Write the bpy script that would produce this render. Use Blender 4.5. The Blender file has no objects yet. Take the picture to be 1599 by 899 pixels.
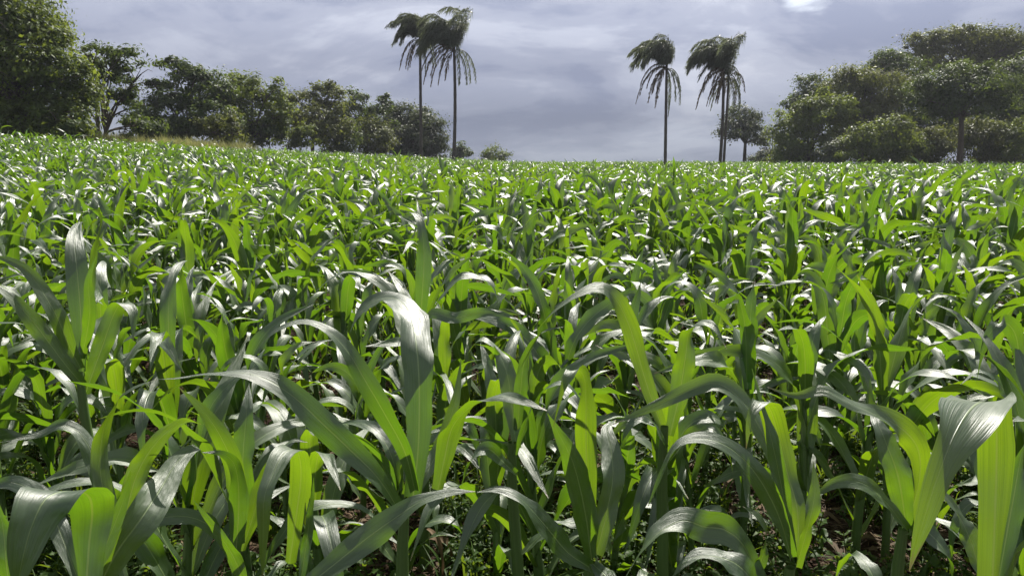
import bpy, math, random
import numpy as np
from mathutils import Vector

R = math.radians
scene = bpy.context.scene
COL = scene.collection
rng = np.random.default_rng(7)

# ------------------------------------------------------------------ camera
FPX = 1209.0                      # focal length in photo pixels (photo 1599 x 899)
CAM_Z = 1.5
PITCH = math.atan((449.5 - 262.0) / FPX)
cam_d = bpy.data.cameras.new('camera')
cam = bpy.data.objects.new('camera', cam_d)
COL.objects.link(cam)
cam.location = (0, 0, CAM_Z)
cam.rotation_euler = (math.pi / 2 - PITCH, 0, 0)
cam_d.sensor_width = 36
cam_d.lens = 36 * FPX / 1599
cam_d.clip_start = 0.05
cam_d.clip_end = 3000
scene.camera = cam

# ------------------------------------------------------------------ world, sun, exposure
SUN_EL, SUN_AZ = R(50), R(18)      # azimuth measured from +Y (view direction) towards +X
SUN_DIR = Vector((math.sin(SUN_AZ) * math.cos(SUN_EL), math.cos(SUN_AZ) * math.cos(SUN_EL), math.sin(SUN_EL)))
w = bpy.data.worlds.new('World')
scene.world = w
w.use_nodes = True
nt = w.node_tree
nt.nodes.clear()
N, L = nt.nodes.new, nt.links.new
out = N('ShaderNodeOutputWorld'); bg = N('ShaderNodeBackground'); bg.inputs[1].default_value = 0.086
sky = N('ShaderNodeTexSky'); sky.sky_type = 'NISHITA'; sky.sun_disc = False
sky.sun_elevation = SUN_EL; sky.sun_rotation = SUN_AZ
sky.air_density = 1.0; sky.dust_density = 1.5
tc = N('ShaderNodeTexCoord'); sep = N('ShaderNodeSeparateXYZ'); L(tc.outputs['Generated'], sep.inputs[0])


def wmath(op, a, b=None, clamp=False):
    n = N('ShaderNodeMath'); n.operation = op; n.use_clamp = clamp
    for i, v in enumerate((a, b)):
        if v is None: continue
        if isinstance(v, (int, float)): n.inputs[i].default_value = v
        else: L(v, n.inputs[i])
    return n.outputs[0]


def wmix(fac, a, b, blend='MIX'):
    n = N('ShaderNodeMixRGB'); n.blend_type = blend
    for i, v in enumerate((fac, a, b)):
        if isinstance(v, (int, float)): n.inputs[i].default_value = v
        elif isinstance(v, tuple): n.inputs[i].default_value = (*v, 1)
        else: L(v, n.inputs[i])
    return n.outputs[0]


def wramp(fac, stops):
    n = N('ShaderNodeValToRGB'); cr = n.color_ramp
    cr.interpolation = 'EASE'
    while len(cr.elements) > 1: cr.elements.remove(cr.elements[-1])
    for i, (p, c) in enumerate(stops):
        e = cr.elements[0] if i == 0 else cr.elements.new(p)
        e.position = p
        e.color = (*c, 1) if isinstance(c, tuple) else (c, c, c, 1)
    L(fac, n.inputs[0])
    return n.outputs[0]


zc = wmath('MAXIMUM', sep.outputs[2], 0.0)
den = wmath('ADD', zc, 0.30)
comb = N('ShaderNodeCombineXYZ')
L(wmath('DIVIDE', sep.outputs[0], den), comb.inputs[0])
L(wmath('DIVIDE', sep.outputs[1], den), comb.inputs[1])
L(wmath('MULTIPLY', zc, 2.2), comb.inputs[2])


def wnoise(scale, detail, rough, off=(0, 0, 0), dist=0.0, sc=(1, 1, 1)):
    m = N('ShaderNodeMapping'); m.inputs[1].default_value = off; m.inputs[3].default_value = sc
    L(comb.outputs[0], m.inputs[0])
    n = N('ShaderNodeTexNoise'); n.inputs['Scale'].default_value = scale; n.inputs['Detail'].default_value = detail
    n.inputs['Roughness'].default_value = rough; n.inputs['Distortion'].default_value = dist
    L(m.outputs[0], n.inputs['Vector'])
    return n.outputs[0]


n1 = wnoise(1.5, 8, 0.56, (3.1, 1.7, 0.4), 0.6)
n2 = wnoise(4.2, 6, 0.55, (8.2, 4.7, 2.4), 0.3, (0.8, 1.2, 1))
n3 = wnoise(0.5, 3, 0.5, (1.3, 9.1, 5.0), 0.2)
shade = wmath('ADD', wmath('MULTIPLY', n1, 0.74), wmath('MULTIPLY', n2, 0.26))
cloud = wramp(shade, [(0.38, (1.68, 1.86, 2.50)), (0.46, (2.20, 2.36, 2.95)), (0.54, (2.85, 3.00, 3.55)), (0.64, (3.75, 3.85, 4.3))])
# clouds lighten with height, as a thinning deck does
lift = wramp(sep.outputs[2], [(0.0, 0.56), (0.05, 0.72), (0.11, 1.06), (0.20, 1.46), (0.40, 1.05), (1.0, 0.8)])
cloud = wmix(1.0, cloud, lift, 'MULTIPLY')
cloud = wmix(1.0, cloud, wramp(sep.outputs[2], [(0.0, (0.90, 0.98, 1.08)), (0.12, (0.98, 1.0, 1.04)), (0.25, (1.04, 1.03, 1.0))]), 'MULTIPLY')
# forward-scattered glow of thin cloud around the sun
dotn = N('ShaderNodeVectorMath'); dotn.operation = 'DOT_PRODUCT'
L(tc.outputs['Generated'], dotn.inputs[0]); dotn.inputs[1].default_value = SUN_DIR
sd = wmath('MAXIMUM', dotn.outputs['Value'], 0.0)
glow = wmath('ADD', wmath('MULTIPLY', wmath('POWER', sd, 6.0), 0.35), wmath('MULTIPLY', wmath('POWER', sd, 40.0), 1.2))
cloud = wmix(1.0, cloud, wmix(1.0, wmath('ADD', glow, 1.0), (1, 1, 1), 'MULTIPLY'), 'MULTIPLY')
# breaks in the deck let the open, hazy sky through
gapn = wnoise(2.3, 6, 0.55, (5.35, 2.2, 7.0), 0.3)
dg = N('ShaderNodeVectorMath'); dg.operation = 'DOT_PRODUCT'
gd = Vector(((1275 - 799.5) / FPX, math.cos(PITCH) + (492 / FPX) * math.sin(PITCH), -math.sin(PITCH) + (492 / FPX) * math.cos(PITCH))).normalized()
L(tc.outputs['Generated'], dg.inputs[0]); dg.inputs[1].default_value = gd
near_gap = wmath('MULTIPLY', wmath('SUBTRACT', dg.outputs['Value'], math.cos(R(4.0))), 420.0, True)
gap = wramp(wmath('ADD', wmath('MULTIPLY', near_gap, 0.45), gapn), [(0.70, 0.0), (0.86, 0.85)])
nis = wmix(1.0, sky.outputs[0], (1.0, 1.0, 1.0), 'MULTIPLY')
bright = wmix(0.5, nis, (9.0, 9.0, 9.3))
col = wmix(gap, cloud, bright)
L(col, bg.inputs[0]); L(bg.outputs[0], out.inputs[0])

sun_d = bpy.data.lights.new('sun', 'SUN')
sun_d.energy = 5.0; sun_d.angle = R(0.55); sun_d.color = (1.0, 0.95, 0.86)
sun = bpy.data.objects.new('sun', sun_d)
COL.objects.link(sun)
sun.rotation_euler = (-SUN_DIR).to_track_quat('-Z', 'Y').to_euler()
sun.location = (0, 0, 60)

vs = scene.view_settings
vs.view_transform = 'Standard'; vs.look = 'None'; vs.exposure = 0.85; vs.gamma = 1.0; vs.use_curve_mapping = False
scene.cycles.max_bounces = 6
scene.cycles.transparent_max_bounces = 6


# ------------------------------------------------------------------ helpers
def sstep(a, b, x):
    t = np.clip((np.asarray(x, float) - a) / (b - a), 0, 1)
    return t * t * (3 - 2 * t)


def gz(x, y):
    """height of the ground: rises gently away from the camera and to the left"""
    x = np.asarray(x, float); y = np.asarray(y, float)
    yy = np.clip(y, -20, 120)
    left = 0.5 * (-x + np.sqrt(x * x + 9.0)) - 0.6
    z = 0.0092 * np.maximum(yy, 0) + 0.062 * np.clip(left, 0, 60) * sstep(3, 34, y)
    z = z + 0.05 * np.sin(x * 0.31 + 1.2) * np.sin(y * 0.23) * sstep(5, 20, y)
    return z


CP, SP = math.cos(PITCH), math.sin(PITCH)


def at(px, py, d):
    """world point that stands d metres ahead and shows at photo pixel (px, py)"""
    cx = (px - 799.5) / FPX; cy = (449.5 - py) / FPX
    dx = cx; dy = CP + cy * SP; dz = -SP + cy * CP
    k = d / dy
    return np.array((dx * k, d, CAM_Z + dz * k))


def tag(o, label=None, cat=None, group=None, kind=None):
    if label: o['label'] = label
    if cat: o['category'] = cat
    if group: o['group'] = group
    if kind: o['kind'] = kind
    return o


def mesh_from(name, V, F, uv=None, colr=None, mat=None, smooth=True):
    """V (n,3); F: (m,k) int array or list of arrays with differing k"""
    me = bpy.data.meshes.new(name)
    V = np.asarray(V, np.float32)
    Fs = F if isinstance(F, list) else [F]
    Fs = [np.asarray(f, np.int32) for f in Fs if len(f)]
    loops = np.concatenate([f.ravel() for f in Fs])
    tot = np.concatenate([np.full(len(f), f.shape[1], np.int32) for f in Fs])
    start = np.concatenate([[0], np.cumsum(tot)[:-1]]).astype(np.int32)
    me.vertices.add(len(V)); me.vertices.foreach_set('co', V.ravel())
    me.loops.add(len(loops)); me.loops.foreach_set('vertex_index', loops)
    me.polygons.add(len(tot)); me.polygons.foreach_set('loop_start', start)
    try: me.polygons.foreach_set('loop_total', tot)
    except Exception: pass
    if smooth: me.polygons.foreach_set('use_smooth', np.ones(len(tot), bool))
    if uv is not None:
        ul = me.uv_layers.new(name='UVMap')
        ul.data.foreach_set('uv', np.asarray(uv, np.float32)[loops].ravel())
    if colr is not None:
        a = me.attributes.new('tint', 'FLOAT', 'POINT')
        a.data.foreach_set('value', np.asarray(colr, np.float32))
    if mat: me.materials.append(mat)
    me.update(calc_edges=True)
    return me


def obj(name, me, parent=None):
    o = bpy.data.objects.new(name, me)
    COL.objects.link(o)
    if parent: o.parent = parent
    return o


def empty(name, loc, rz=0):
    o = bpy.data.objects.new(name, None)
    o.location = loc; o.rotation_euler = (0, 0, rz); o.empty_display_size = 0.1
    COL.objects.link(o)
    return o


def join(parts):
    """[(V,F,uv)] quads -> one V,F,uv"""
    Vs, Fs, Us, n = [], [], [], 0
    for V, F, U in parts:
        Vs.append(V); Fs.append(F + n); Us.append(U); n += len(V)
    return np.concatenate(Vs), np.concatenate(Fs), np.concatenate(Us)


def spline(P, n):
    """Catmull-Rom through P (k,m), n samples, roughly even in length"""
    P = np.asarray(P, float)
    Q = np.vstack([2 * P[0] - P[1], P, 2 * P[-1] - P[-2]])
    segs = []
    for i in range(1, len(Q) - 2):
        t = np.linspace(0, 1, 12, endpoint=False)[:, None]
        a, b, c, d = Q[i - 1], Q[i], Q[i + 1], Q[i + 2]
        segs.append(0.5 * ((2 * b) + (c - a) * t + (2 * a - 5 * b + 4 * c - d) * t * t + (3 * b - a - 3 * c + d) * t ** 3))
    C = np.vstack(segs + [P[-1:]])
    s = np.concatenate([[0], np.cumsum(np.linalg.norm(np.diff(C[:, :3], axis=0), axis=1))])
    u = np.linspace(0, s[-1], n)
    return np.stack([np.interp(u, s, C[:, j]) for j in range(C.shape[1])], 1)


def unit(v):
    return v / np.maximum(np.linalg.norm(v, axis=-1, keepdims=True), 1e-9)


def tube(path, rad, k=7, uvs=1.0):
    path = np.asarray(path, float); n = len(path)
    rad = np.broadcast_to(np.asarray(rad, float), (n,))
    T = unit(np.gradient(path, axis=0))
    ref = np.where(np.abs(T[:, 2:3]) > 0.9, np.array([[1.0, 0, 0]]), np.array([[0, 0, 1.0]]))
    A = unit(np.cross(T, ref)); B = np.cross(T, A)
    a = np.linspace(0, 2 * np.pi, k, endpoint=False)
    V = path[:, None] + rad[:, None, None] * (np.cos(a)[None, :, None] * A[:, None] + np.sin(a)[None, :, None] * B[:, None])
    V = V.reshape(-1, 3)
    i = np.arange(n - 1)[:, None] * k; j = np.arange(k)[None]; j2 = (j + 1) % k
    F = np.stack([i + j, i + j2, i + k + j2, i + k + j], -1).reshape(-1, 4)
    s = np.concatenate([[0], np.cumsum(np.linalg.norm(np.diff(path, axis=0), axis=1))])
    U = np.stack([np.tile(np.arange(k) / k, n), np.repeat(s * uvs, k)], 1)
    return V, F, U


def ribbon(C, S, W, nu=6, channel=0.25, ruffle=0.08, waves=5.0, rg=rng):
    """blade of a leaf: centre line C, side vectors S, full widths W (metres)"""
    n = len(C)
    T = unit(np.gradient(C, axis=0))
    S = S - (S * T).sum(1, keepdims=True) * T
    S = unit(S)
    Nn = np.cross(T, S)
    flip = np.sign((Nn * np.array([0, 0, 1.0])).sum(1).mean()) or 1.0
    t = np.linspace(0, 1, n)
    us = np.linspace(-1, 1, nu + 1)
    ph = rg.uniform(0, 6.28, 2)
    amp = ruffle * sstep(0.08, 0.35, t) * (1 - 0.6 * sstep(0.75, 1, t))
    V = np.zeros((n, nu + 1, 3))
    for k, u in enumerate(us):
        p = ph[0] if u < 0 else ph[1]
        ch = (channel + 0.5 * (1 - sstep(0, 0.22, t))) * (abs(u) ** 1.3) * 0.5 * W
        wv = amp * W * (u * u) * (np.sin(waves * 2 * np.pi * t + p) + 0.25 * np.sin(waves * 4.6 * np.pi * t + 2 * p))
        squeeze = 1 - 0.25 * (1 - sstep(0, 0.22, t)) * abs(u)
        V[:, k] = C + S * (u * 0.5 * W * squeeze)[:, None] + Nn * (flip * (ch + wv))[:, None]
    V = V.reshape(-1, 3)
    i = np.arange(n - 1)[:, None] * (nu + 1); j = np.arange(nu)[None]
    F = np.stack([i + j, i + j + 1, i + nu + 2 + j, i + nu + 1 + j], -1).reshape(-1, 4)
    U = np.stack([np.tile((us + 1) / 2, n), np.repeat(t, nu + 1)], 1)
    return V, F, U


def blade_width(n, wmax, base=0.5, peak=0.38):
    t = np.linspace(0, 1, n)
    up = base + (1 - base) * sstep(0, peak, t)
    dn = np.where(t < peak, 1, 1 - np.maximum((t - peak) / (1 - peak), 0) ** 1.65)
    return np.maximum(wmax * up * dn, 0.0015)


# ------------------------------------------------------------------ materials
def new_mat(name):
    m = bpy.data.materials.new(name); m.use_nodes = True
    t = m.node_tree; t.nodes.clear()
    return m, t


class NT:
    def __init__(s, t): s.t = t
    def n(s, kind, **kw):
        x = s.t.nodes.new(kind)
        for k, v in kw.items(): setattr(x, k, v)
        return x
    def put(s, sock, v):
        if v is None: return
        if isinstance(v, bpy.types.NodeSocket): s.t.links.new(v, sock)
        elif isinstance(v, tuple) and len(v) == 3 and sock.type == 'RGBA': sock.default_value = (*v, 1)
        else: sock.default_value = v
    def math(s, op, a, b=None, c=None, clamp=False):
        x = s.n('ShaderNodeMath', operation=op, use_clamp=clamp)
        for i, v in enumerate((a, b, c)): s.put(x.inputs[i], v)
        return x.outputs[0]
    def mix(s, f, a, b, blend='MIX'):
        x = s.n('ShaderNodeMixRGB', blend_type=blend)
        for i, v in enumerate((f, a, b)): s.put(x.inputs[i], v)
        return x.outputs[0]
    def ramp(s, f, stops):
        x = s.n('ShaderNodeValToRGB'); cr = x.color_ramp
        while len(cr.elements) > 1: cr.elements.remove(cr.elements[-1])
        for i, (p, c) in enumerate(stops):
            e = cr.elements[0] if i == 0 else cr.elements.new(p)
            e.position = p; e.color = (*c, 1) if isinstance(c, tuple) else (c, c, c, 1)
        s.put(x.inputs[0], f)
        return x.outputs[0]
    def noise(s, vec, scale, detail=3, rough=0.5):
        x = s.n('ShaderNodeTexNoise')
        s.put(x.inputs['Vector'], vec)
        x.inputs['Scale'].default_value = scale; x.inputs['Detail'].default_value = detail; x.inputs['Roughness'].default_value = rough
        return x.outputs[0]
    def mapping(s, vec, sc=(1, 1, 1), loc=None):
        x = s.n('ShaderNodeMapping'); s.put(x.inputs[0], vec); x.inputs[3].default_value = sc
        if loc is not None: s.put(x.inputs[1], loc)
        return x.outputs[0]
    def principled(s, base, rough, spec=0.5, normal=None):
        x = s.n('ShaderNodeBsdfPrincipled')
        s.put(x.inputs['Base Color'], base); s.put(x.inputs['Roughness'], rough)
        s.put(x.inputs['Specular IOR Level'], spec)
        if normal is not None: s.put(x.inputs['Normal'], normal)
        return x
    def bump(s, h, strength, dist):
        x = s.n('ShaderNodeBump'); x.inputs['Strength'].default_value = strength; x.inputs['Distance'].default_value = dist
        s.put(x.inputs['Height'], h)
        return x.outputs[0]
    def out(s, sh):
        o = s.n('ShaderNodeOutputMaterial'); s.t.links.new(sh, o.inputs[0])


def corn_leaf_mat():
    m, t = new_mat('corn_leaf'); g = NT(t)
    uv = g.n('ShaderNodeUVMap').outputs[0]
    sp = g.n('ShaderNodeSeparateXYZ'); g.put(sp.inputs[0], uv)
    u, v = sp.outputs[0], sp.outputs[1]
    rnd = g.n('ShaderNodeObjectInfo').outputs['Random']
    off = g.n('ShaderNodeCombineXYZ'); g.put(off.inputs[2], g.math('MULTIPLY', rnd, 37.0))
    cu = g.math('ABSOLUTE', g.math('SUBTRACT', u, 0.5))
    wrib = g.math('MULTIPLY_ADD', v, -0.035, 0.045)
    rib = g.math('SUBTRACT', 1.0, g.math('DIVIDE', cu, wrib), clamp=True)
    rib = g.math('MULTIPLY', g.ramp(rib, [(0.0, 0.0), (0.5, 1.0)]), 0.8)
    vein = g.noise(g.mapping(uv, (30, 1.6, 1), off.outputs[0]), 1.0, 4, 0.6)
    fine = g.noise(g.mapping(uv, (120, 2.0, 1), off.outputs[0]), 1.0, 1, 0.5)
    blot = g.noise(g.mapping(uv, (1.6, 5, 1), off.outputs[0]), 1.0, 3, 0.55)
    base = g.mix(blot, (0.010, 0.030, 0.008), (0.020, 0.050, 0.011))
    base = g.mix(g.math('MULTIPLY', rnd, 0.45), base, (0.045, 0.085, 0.014))
    base = g.mix(g.math('MULTIPLY', g.math('SUBTRACT', vein, 0.45), 1.2, clamp=True), base, (0.06, 0.125, 0.03))
    base = g.mix(rib, base, (0.20, 0.28, 0.10))
    tr = g.mix(blot, (0.20, 0.49, 0.012), (0.36, 0.66, 0.016))
    tr = g.mix(g.math('MULTIPLY', g.math('POWER', rnd, 1.6), 0.7), tr, (0.58, 0.88, 0.012))
    tr = g.mix(g.math('MULTIPLY', g.math('SUBTRACT', 0.52, vein), 3.0, clamp=True), tr, (0.20, 0.42, 0.012))
    tr = g.mix(g.math('MULTIPLY', rib, 0.7), tr, (0.42, 0.55, 0.06))
    spot = g.noise(g.mapping(uv, (22, 130, 1), off.outputs[0]), 1.0, 2, 0.5)
    spot = g.math('MULTIPLY', g.math('SUBTRACT', spot, 0.70), 14.0, clamp=True)
    base = g.mix(g.math('MULTIPLY', spot, .7), base, (0.16, 0.15, 0.07)); tr = g.mix(g.math('MULTIPLY', spot, .7), tr, (0.34, 0.32, 0.05))
    # dried tips and a little scorch
    sc = g.noise(g.mapping(uv, (3, 12, 1), off.outputs[0]), 1.0, 4, 0.6)
    dry = g.math('MULTIPLY', g.math('SUBTRACT', g.math('ADD', v, g.math('MULTIPLY', g.math('SUBTRACT', sc, 0.5), 0.16)), 0.965), 30.0, clamp=True)
    dry = g.math('MULTIPLY', dry, g.math('GREATER_THAN', rnd, 0.45))
    base = g.mix(dry, base, (0.30, 0.22, 0.10)); tr = g.mix(dry, tr, (0.30, 0.22, 0.08))
    h = g.math('ADD', g.math('MULTIPLY', vein, 0.7), g.math('MULTIPLY', fine, 0.3))
    h = g.math('SUBTRACT', h, g.math('MULTIPLY', rib, 0.6))
    lowf = g.noise(g.mapping(uv, (2.2, 7, 1), off.outputs[0]), 1.0, 2, 0.5)
    nrm = g.bump(g.math('ADD', g.math('MULTIPLY', h, 0.55), g.math('MULTIPLY', lowf, 2.2)), 0.7, 0.004)
    rough = g.math('ADD', g.math('MULTIPLY_ADD', blot, 0.14, 0.31), g.math('MULTIPLY', vein, 0.16))
    p = g.principled(base, rough, 1.0, nrm); p.inputs['IOR'].default_value = 1.62
    tl = g.n('ShaderNodeBsdfTranslucent'); g.put(tl.inputs[0], tr)
    mx = g.n('ShaderNodeMixShader'); mx.inputs[0].default_value = 0.205
    t.links.new(p.outputs[0], mx.inputs[1]); t.links.new(tl.outputs[0], mx.inputs[2])
    g.out(mx.outputs[0])
    return m


def stalk_mat():
    m, t = new_mat('corn_stalk'); g = NT(t)
    uv = g.n('ShaderNodeUVMap').outputs[0]
    st = g.noise(g.mapping(uv, (18, 1.2, 1)), 1.0, 2)
    base = g.mix(st, (0.05, 0.10, 0.022), (0.12, 0.19, 0.05))
    p = g.principled(base, 0.42, 0.5, g.bump(st, 0.3, 0.002))
    g.out(p.outputs[0])
    return m


def foliage_mat(name, dark, light, trans, rough=0.5, fac=0.28, spec=0.12):
    m, t = new_mat(name); g = NT(t)
    a = g.n('ShaderNodeAttribute', attribute_name='tint').outputs['Fac']
    base = g.mix(a, dark, light)
    p = g.principled(base, rough, spec)
    tl = g.n('ShaderNodeBsdfTranslucent'); g.put(tl.inputs[0], g.mix(a, tuple(c * 0.7 for c in trans), trans))
    mx = g.n('ShaderNodeMixShader'); mx.inputs[0].default_value = fac
    t.links.new(p.outputs[0], mx.inputs[1]); t.links.new(tl.outputs[0], mx.inputs[2])
    g.out(mx.outputs[0])
    return m


def bark_mat(name, a, b, sc=(6, 6, 1.2)):
    m, t = new_mat(name); g = NT(t)
    co = g.n('ShaderNodeTexCoord').outputs['Object']
    n1 = g.noise(g.mapping(co, sc), 2.0, 5, 0.6)
    p = g.principled(g.mix(n1, a, b), 0.85, 0.2, g.bump(n1, 0.6, 0.03))
    g.out(p.outputs[0])
    return m


def soil_mat():
    m, t = new_mat('red_soil'); g = NT(t)
    co = g.n('ShaderNodeTexCoord').outputs['Object']
    n1 = g.noise(co, 1.3, 6, 0.6); n2 = g.noise(co, 22.0, 6, 0.65)
    c = g.mix(n1, (0.020, 0.010, 0.007), (0.052, 0.025, 0.015))
    c = g.mix(g.math('MULTIPLY', n2, 0.6), c, (0.034, 0.022, 0.015))
    g.out(g.principled(c, 0.95, 0.15, g.bump(g.math('ADD', n2, n1), 0.9, 0.03)).outputs[0])
    return m


M_LEAF = corn_leaf_mat()
M_STALK = stalk_mat()
M_SOIL = soil_mat()
M_WEED = foliage_mat('weed_leaf', (0.016, 0.040, 0.009), (0.055, 0.095, 0.022), (0.36, 0.52, 0.03), 0.5, 0.24)
M_STRAW = foliage_mat('dry_straw', (0.035, 0.022, 0.014), (0.15, 0.105, 0.06), (0.3, 0.2, 0.1), 0.7, 0.1)
M_DRYGRASS = foliage_mat('dry_grass', (0.15, 0.17, 0.06), (0.34, 0.34, 0.14), (0.48, 0.48, 0.16), 0.7, 0.3)
M_TREE = [
    foliage_mat('tree_leaf_deep', (0.0176, 0.0352, 0.0114), (0.0581, 0.0898, 0.0246), (0.2288, 0.3168, 0.0396), 0.50, 0.26),
    foliage_mat('tree_leaf_olive', (0.0264, 0.0396, 0.0123), (0.0924, 0.1100, 0.0308), (0.3168, 0.3608, 0.0528), 0.50, 0.28),
    foliage_mat('tree_leaf_fresh', (0.0246, 0.0475, 0.0114), (0.0924, 0.1320, 0.0264), (0.3520, 0.4400, 0.0440), 0.50, 0.30),
    foliage_mat('tree_leaf_grey', (0.0246, 0.0370, 0.0211), (0.0774, 0.0950, 0.0510), (0.2200, 0.2728, 0.0704), 0.50, 0.22),
]
M_BARK = bark_mat('tree_bark', (0.045, 0.035, 0.026), (0.13, 0.105, 0.08))
M_PALMBARK = bark_mat('palm_bark', (0.06, 0.052, 0.045), (0.13, 0.115, 0.10), (2, 2, 9))
M_FROND = foliage_mat('palm_frond', (0.050, 0.060, 0.046), (0.115, 0.130, 0.098), (0.26, 0.30, 0.14), 0.5, 0.32, 0.3)
M_DEADFROND = foliage_mat('dead_frond', (0.065, 0.050, 0.032), (0.15, 0.115, 0.075), (0.2, 0.15, 0.08), 0.6, 0.15)

# ------------------------------------------------------------------ ground
gx = np.unique(np.concatenate([np.linspace(-420, -70, 24), np.linspace(-70, -12, 60), np.linspace(-12, 12, 110), np.linspace(12, 70, 60), np.linspace(70, 420, 24)]))
gy = np.unique(np.concatenate([np.linspace(-40, 0, 12), np.linspace(0, 12, 80), np.linspace(12, 130, 120), np.linspace(130, 600, 30)]))
X, Y = np.meshgrid(gx, gy)
near = np.exp(-((Y - 3) / 6.0) ** 2)
Z = gz(X, Y) + near * 0.018 * (np.sin(X * 7.3 + Y * 2.1) * np.sin(Y * 6.1 - X) + rng.normal(0, 0.5, X.shape))
Z = Z - 0.02 * np.maximum(Y - 140, 0) * 0.12
V = np.stack([X, Y, Z], -1).reshape(-1, 3)
nx, ny = len(gx), len(gy)
i = np.arange(ny - 1)[:, None] * nx; j = np.arange(nx - 1)[None]
F = np.stack([i + j, i + j + 1, i + nx + j + 1, i + nx + j], -1).reshape(-1, 4)
ground = obj('ground', mesh_from('ground', V, F, mat=M_SOIL))
tag(ground, 'reddish brown soil of the sloping corn field', kind='structure')


# ------------------------------------------------------------------ trees
def leaf_cloud(P, Nrm, size, rg, tint):
    """one rhombic, slightly folded leaf spray per point"""
    n = len(P)
    A = unit(rg.normal(size=(n, 3)))
    A = unit(A - (A * Nrm).sum(1, keepdims=True) * Nrm)
    B = np.cross(Nrm, A)
    s = size * (0.4 + 1.1 * rg.uniform(0, 1, n)[:, None] ** 1.3)
    asp = rg.uniform(0.38, 0.62, n)[:, None]
    fold = rg.uniform(0.05, 0.3, n)[:, None]
    V = np.stack([P - A * s * 0.5, P + B * s * asp * 0.5 + Nrm * s * fold * .5, P + A * s * 0.55, P - B * s * asp * 0.5 + Nrm * s * fold * .5], 1).reshape(-1, 3)
    i = np.arange(n)[:, None] * 4
    F = np.concatenate([i + np.array([[0, 1, 2]]), i + np.array([[0, 2, 3]])])
    return V, F, np.repeat(tint, 4)


def tree(name, label, d, lobes, trunk, mat, cat='tree', group=None, dens=1.0, size=0.30, seed=1, limbs=True, r0=0.2, twigs=0):
    """lobes: (px, py, rx, ry[, depth shift in m]) as the crown shows in the photo; trunk: list of base pixels x"""
    rg = np.random.default_rng(seed)
    base = at(trunk[0], 255, d); base[2] = float(gz(base[0], base[1])) - 0.05
    root = empty(name, base)
    tag(root, label, cat, group)
    Ps, Ns, Ts = [], [], []
    m_px = d / FPX
    cen = []
    for lb in lobes:
        px, py, rx, ry = lb[:4]; ry = ry + (7 if py + ry > 232 else 0); dd = lb[4] if len(lb) > 4 else rg.uniform(-1, 1) * rx * m_px * 0.6
        c = at(px, py, d + dd); k = (d + dd) / FPX
        rad = np.array([rx * k, (rx + ry) * 0.5 * k, ry * k])
        cen.append((c, rad))
        area = (rad[0] * rad[1] + rad[0] * rad[2] + rad[1] * rad[2])
        ncl = max(6, int(area * 2.6))
        dirs = unit(rg.normal(size=(ncl, 3)) + np.array([0, 0, 0.25]))
        rr = rg.uniform(0.4, 1.0, ncl)[:, None] ** 0.4
        lump = 1 + 0.20 * rg.normal(size=(ncl, 1))
        cc = c + dirs * rad * rr * lump
        nl = max(8, int(140 * dens * (0.30 / size) ** 1.3))
        cr = 0.33 * rg.uniform(0.45, 1.5, (ncl, 1, 1)) * min(1.6, max(0.8, rad.mean() * 0.75))
        g3 = rg.normal(size=(ncl, nl, 3))
        pos = cc[:, None] + g3 * cr * np.array([1.0, 1.0, 0.62])
        nn = unit(unit(g3) * 0.55 + dirs[:, None] * 0.55 + np.array([0, 0, 0.55]) + rg.normal(size=g3.shape) * 0.45)
        tint = np.clip(rg.uniform(0.0, 0.3) + rg.uniform(0.0, 0.6, (ncl, 1)) + rg.normal(0, 0.16, (ncl, nl)), 0, 1)
        Ps.append(pos.reshape(-1, 3)); Ns.append(nn.reshape(-1, 3)); Ts.append(tint.ravel())
    P = np.concatenate(Ps); Nn = np.concatenate(Ns); T = np.concatenate(Ts)
    keep = P[:, 2] > gz(P[:, 0], P[:, 1]) + 0.15
    V, F, tv = leaf_cloud(P[keep], Nn[keep], size * .8, rg, T[keep])
    cr = obj('crown', mesh_from(name + '_crown', V - base, F, colr=tv, mat=mat, smooth=False), root)
    # trunk and limbs
    parts = []
    low = min(c[2] - r[2] for c, r in cen)
    forks = []
    for tx in trunk:
        b = at(tx, 255, d); b[2] = float(gz(b[0], b[1])) - 0.1
        hi = max(low + 0.4, b[2] + 0.28 * (max(c[2] for c, r in cen) - b[2]))
        topx = np.mean([c for c, r in cen], axis=0)
        f = b * 0.75 + topx * 0.25; f[2] = hi
        mid = (b + f) / 2 + np.array([rg.normal(0, .08), rg.normal(0, .08), 0])
        pth = spline([b, mid, f], 8)
        parts.append(tube(pth, np.linspace(r0 * 1.15, r0 * 0.72, 8) * np.array([1.35] + [1] * 7), 8))
        forks.append(f)
    if limbs:
        for q, (c, r) in enumerate(cen):
            f = forks[int(np.argmin([abs(ff[0] - c[0]) for ff in forks]))]
            for rep in range(2 if r.mean() > 0.8 else 1):
                e = c + rg.normal(size=3) * r * 0.35
                m1 = f * 0.55 + e * 0.45 + np.array([rg.normal(0, .2), rg.normal(0, .2), 0.15 * abs(e[2] - f[2])])
                pth = spline([f - np.array([0, 0, .1]), m1, e], 8)
                parts.append(tube(pth, np.linspace(r0 * 0.5, 0.025, 8), 5))
                for s2 in range(3):
                    e2 = e + unit(rg.normal(size=3) + np.array([0, 0, .5])) * r * 0.8
                    parts.append(tube(spline([m1 * .4 + e * .6, (e + e2) / 2 + rg.normal(0, .1, 3), e2], 5), np.linspace(0.04, 0.012, 5), 4))
    Vt, Ft, Ut = join(parts)
    obj('trunk', mesh_from(name + '_trunk', Vt - base, Ft, Ut, mat=M_BARK), root)
    return root


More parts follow.
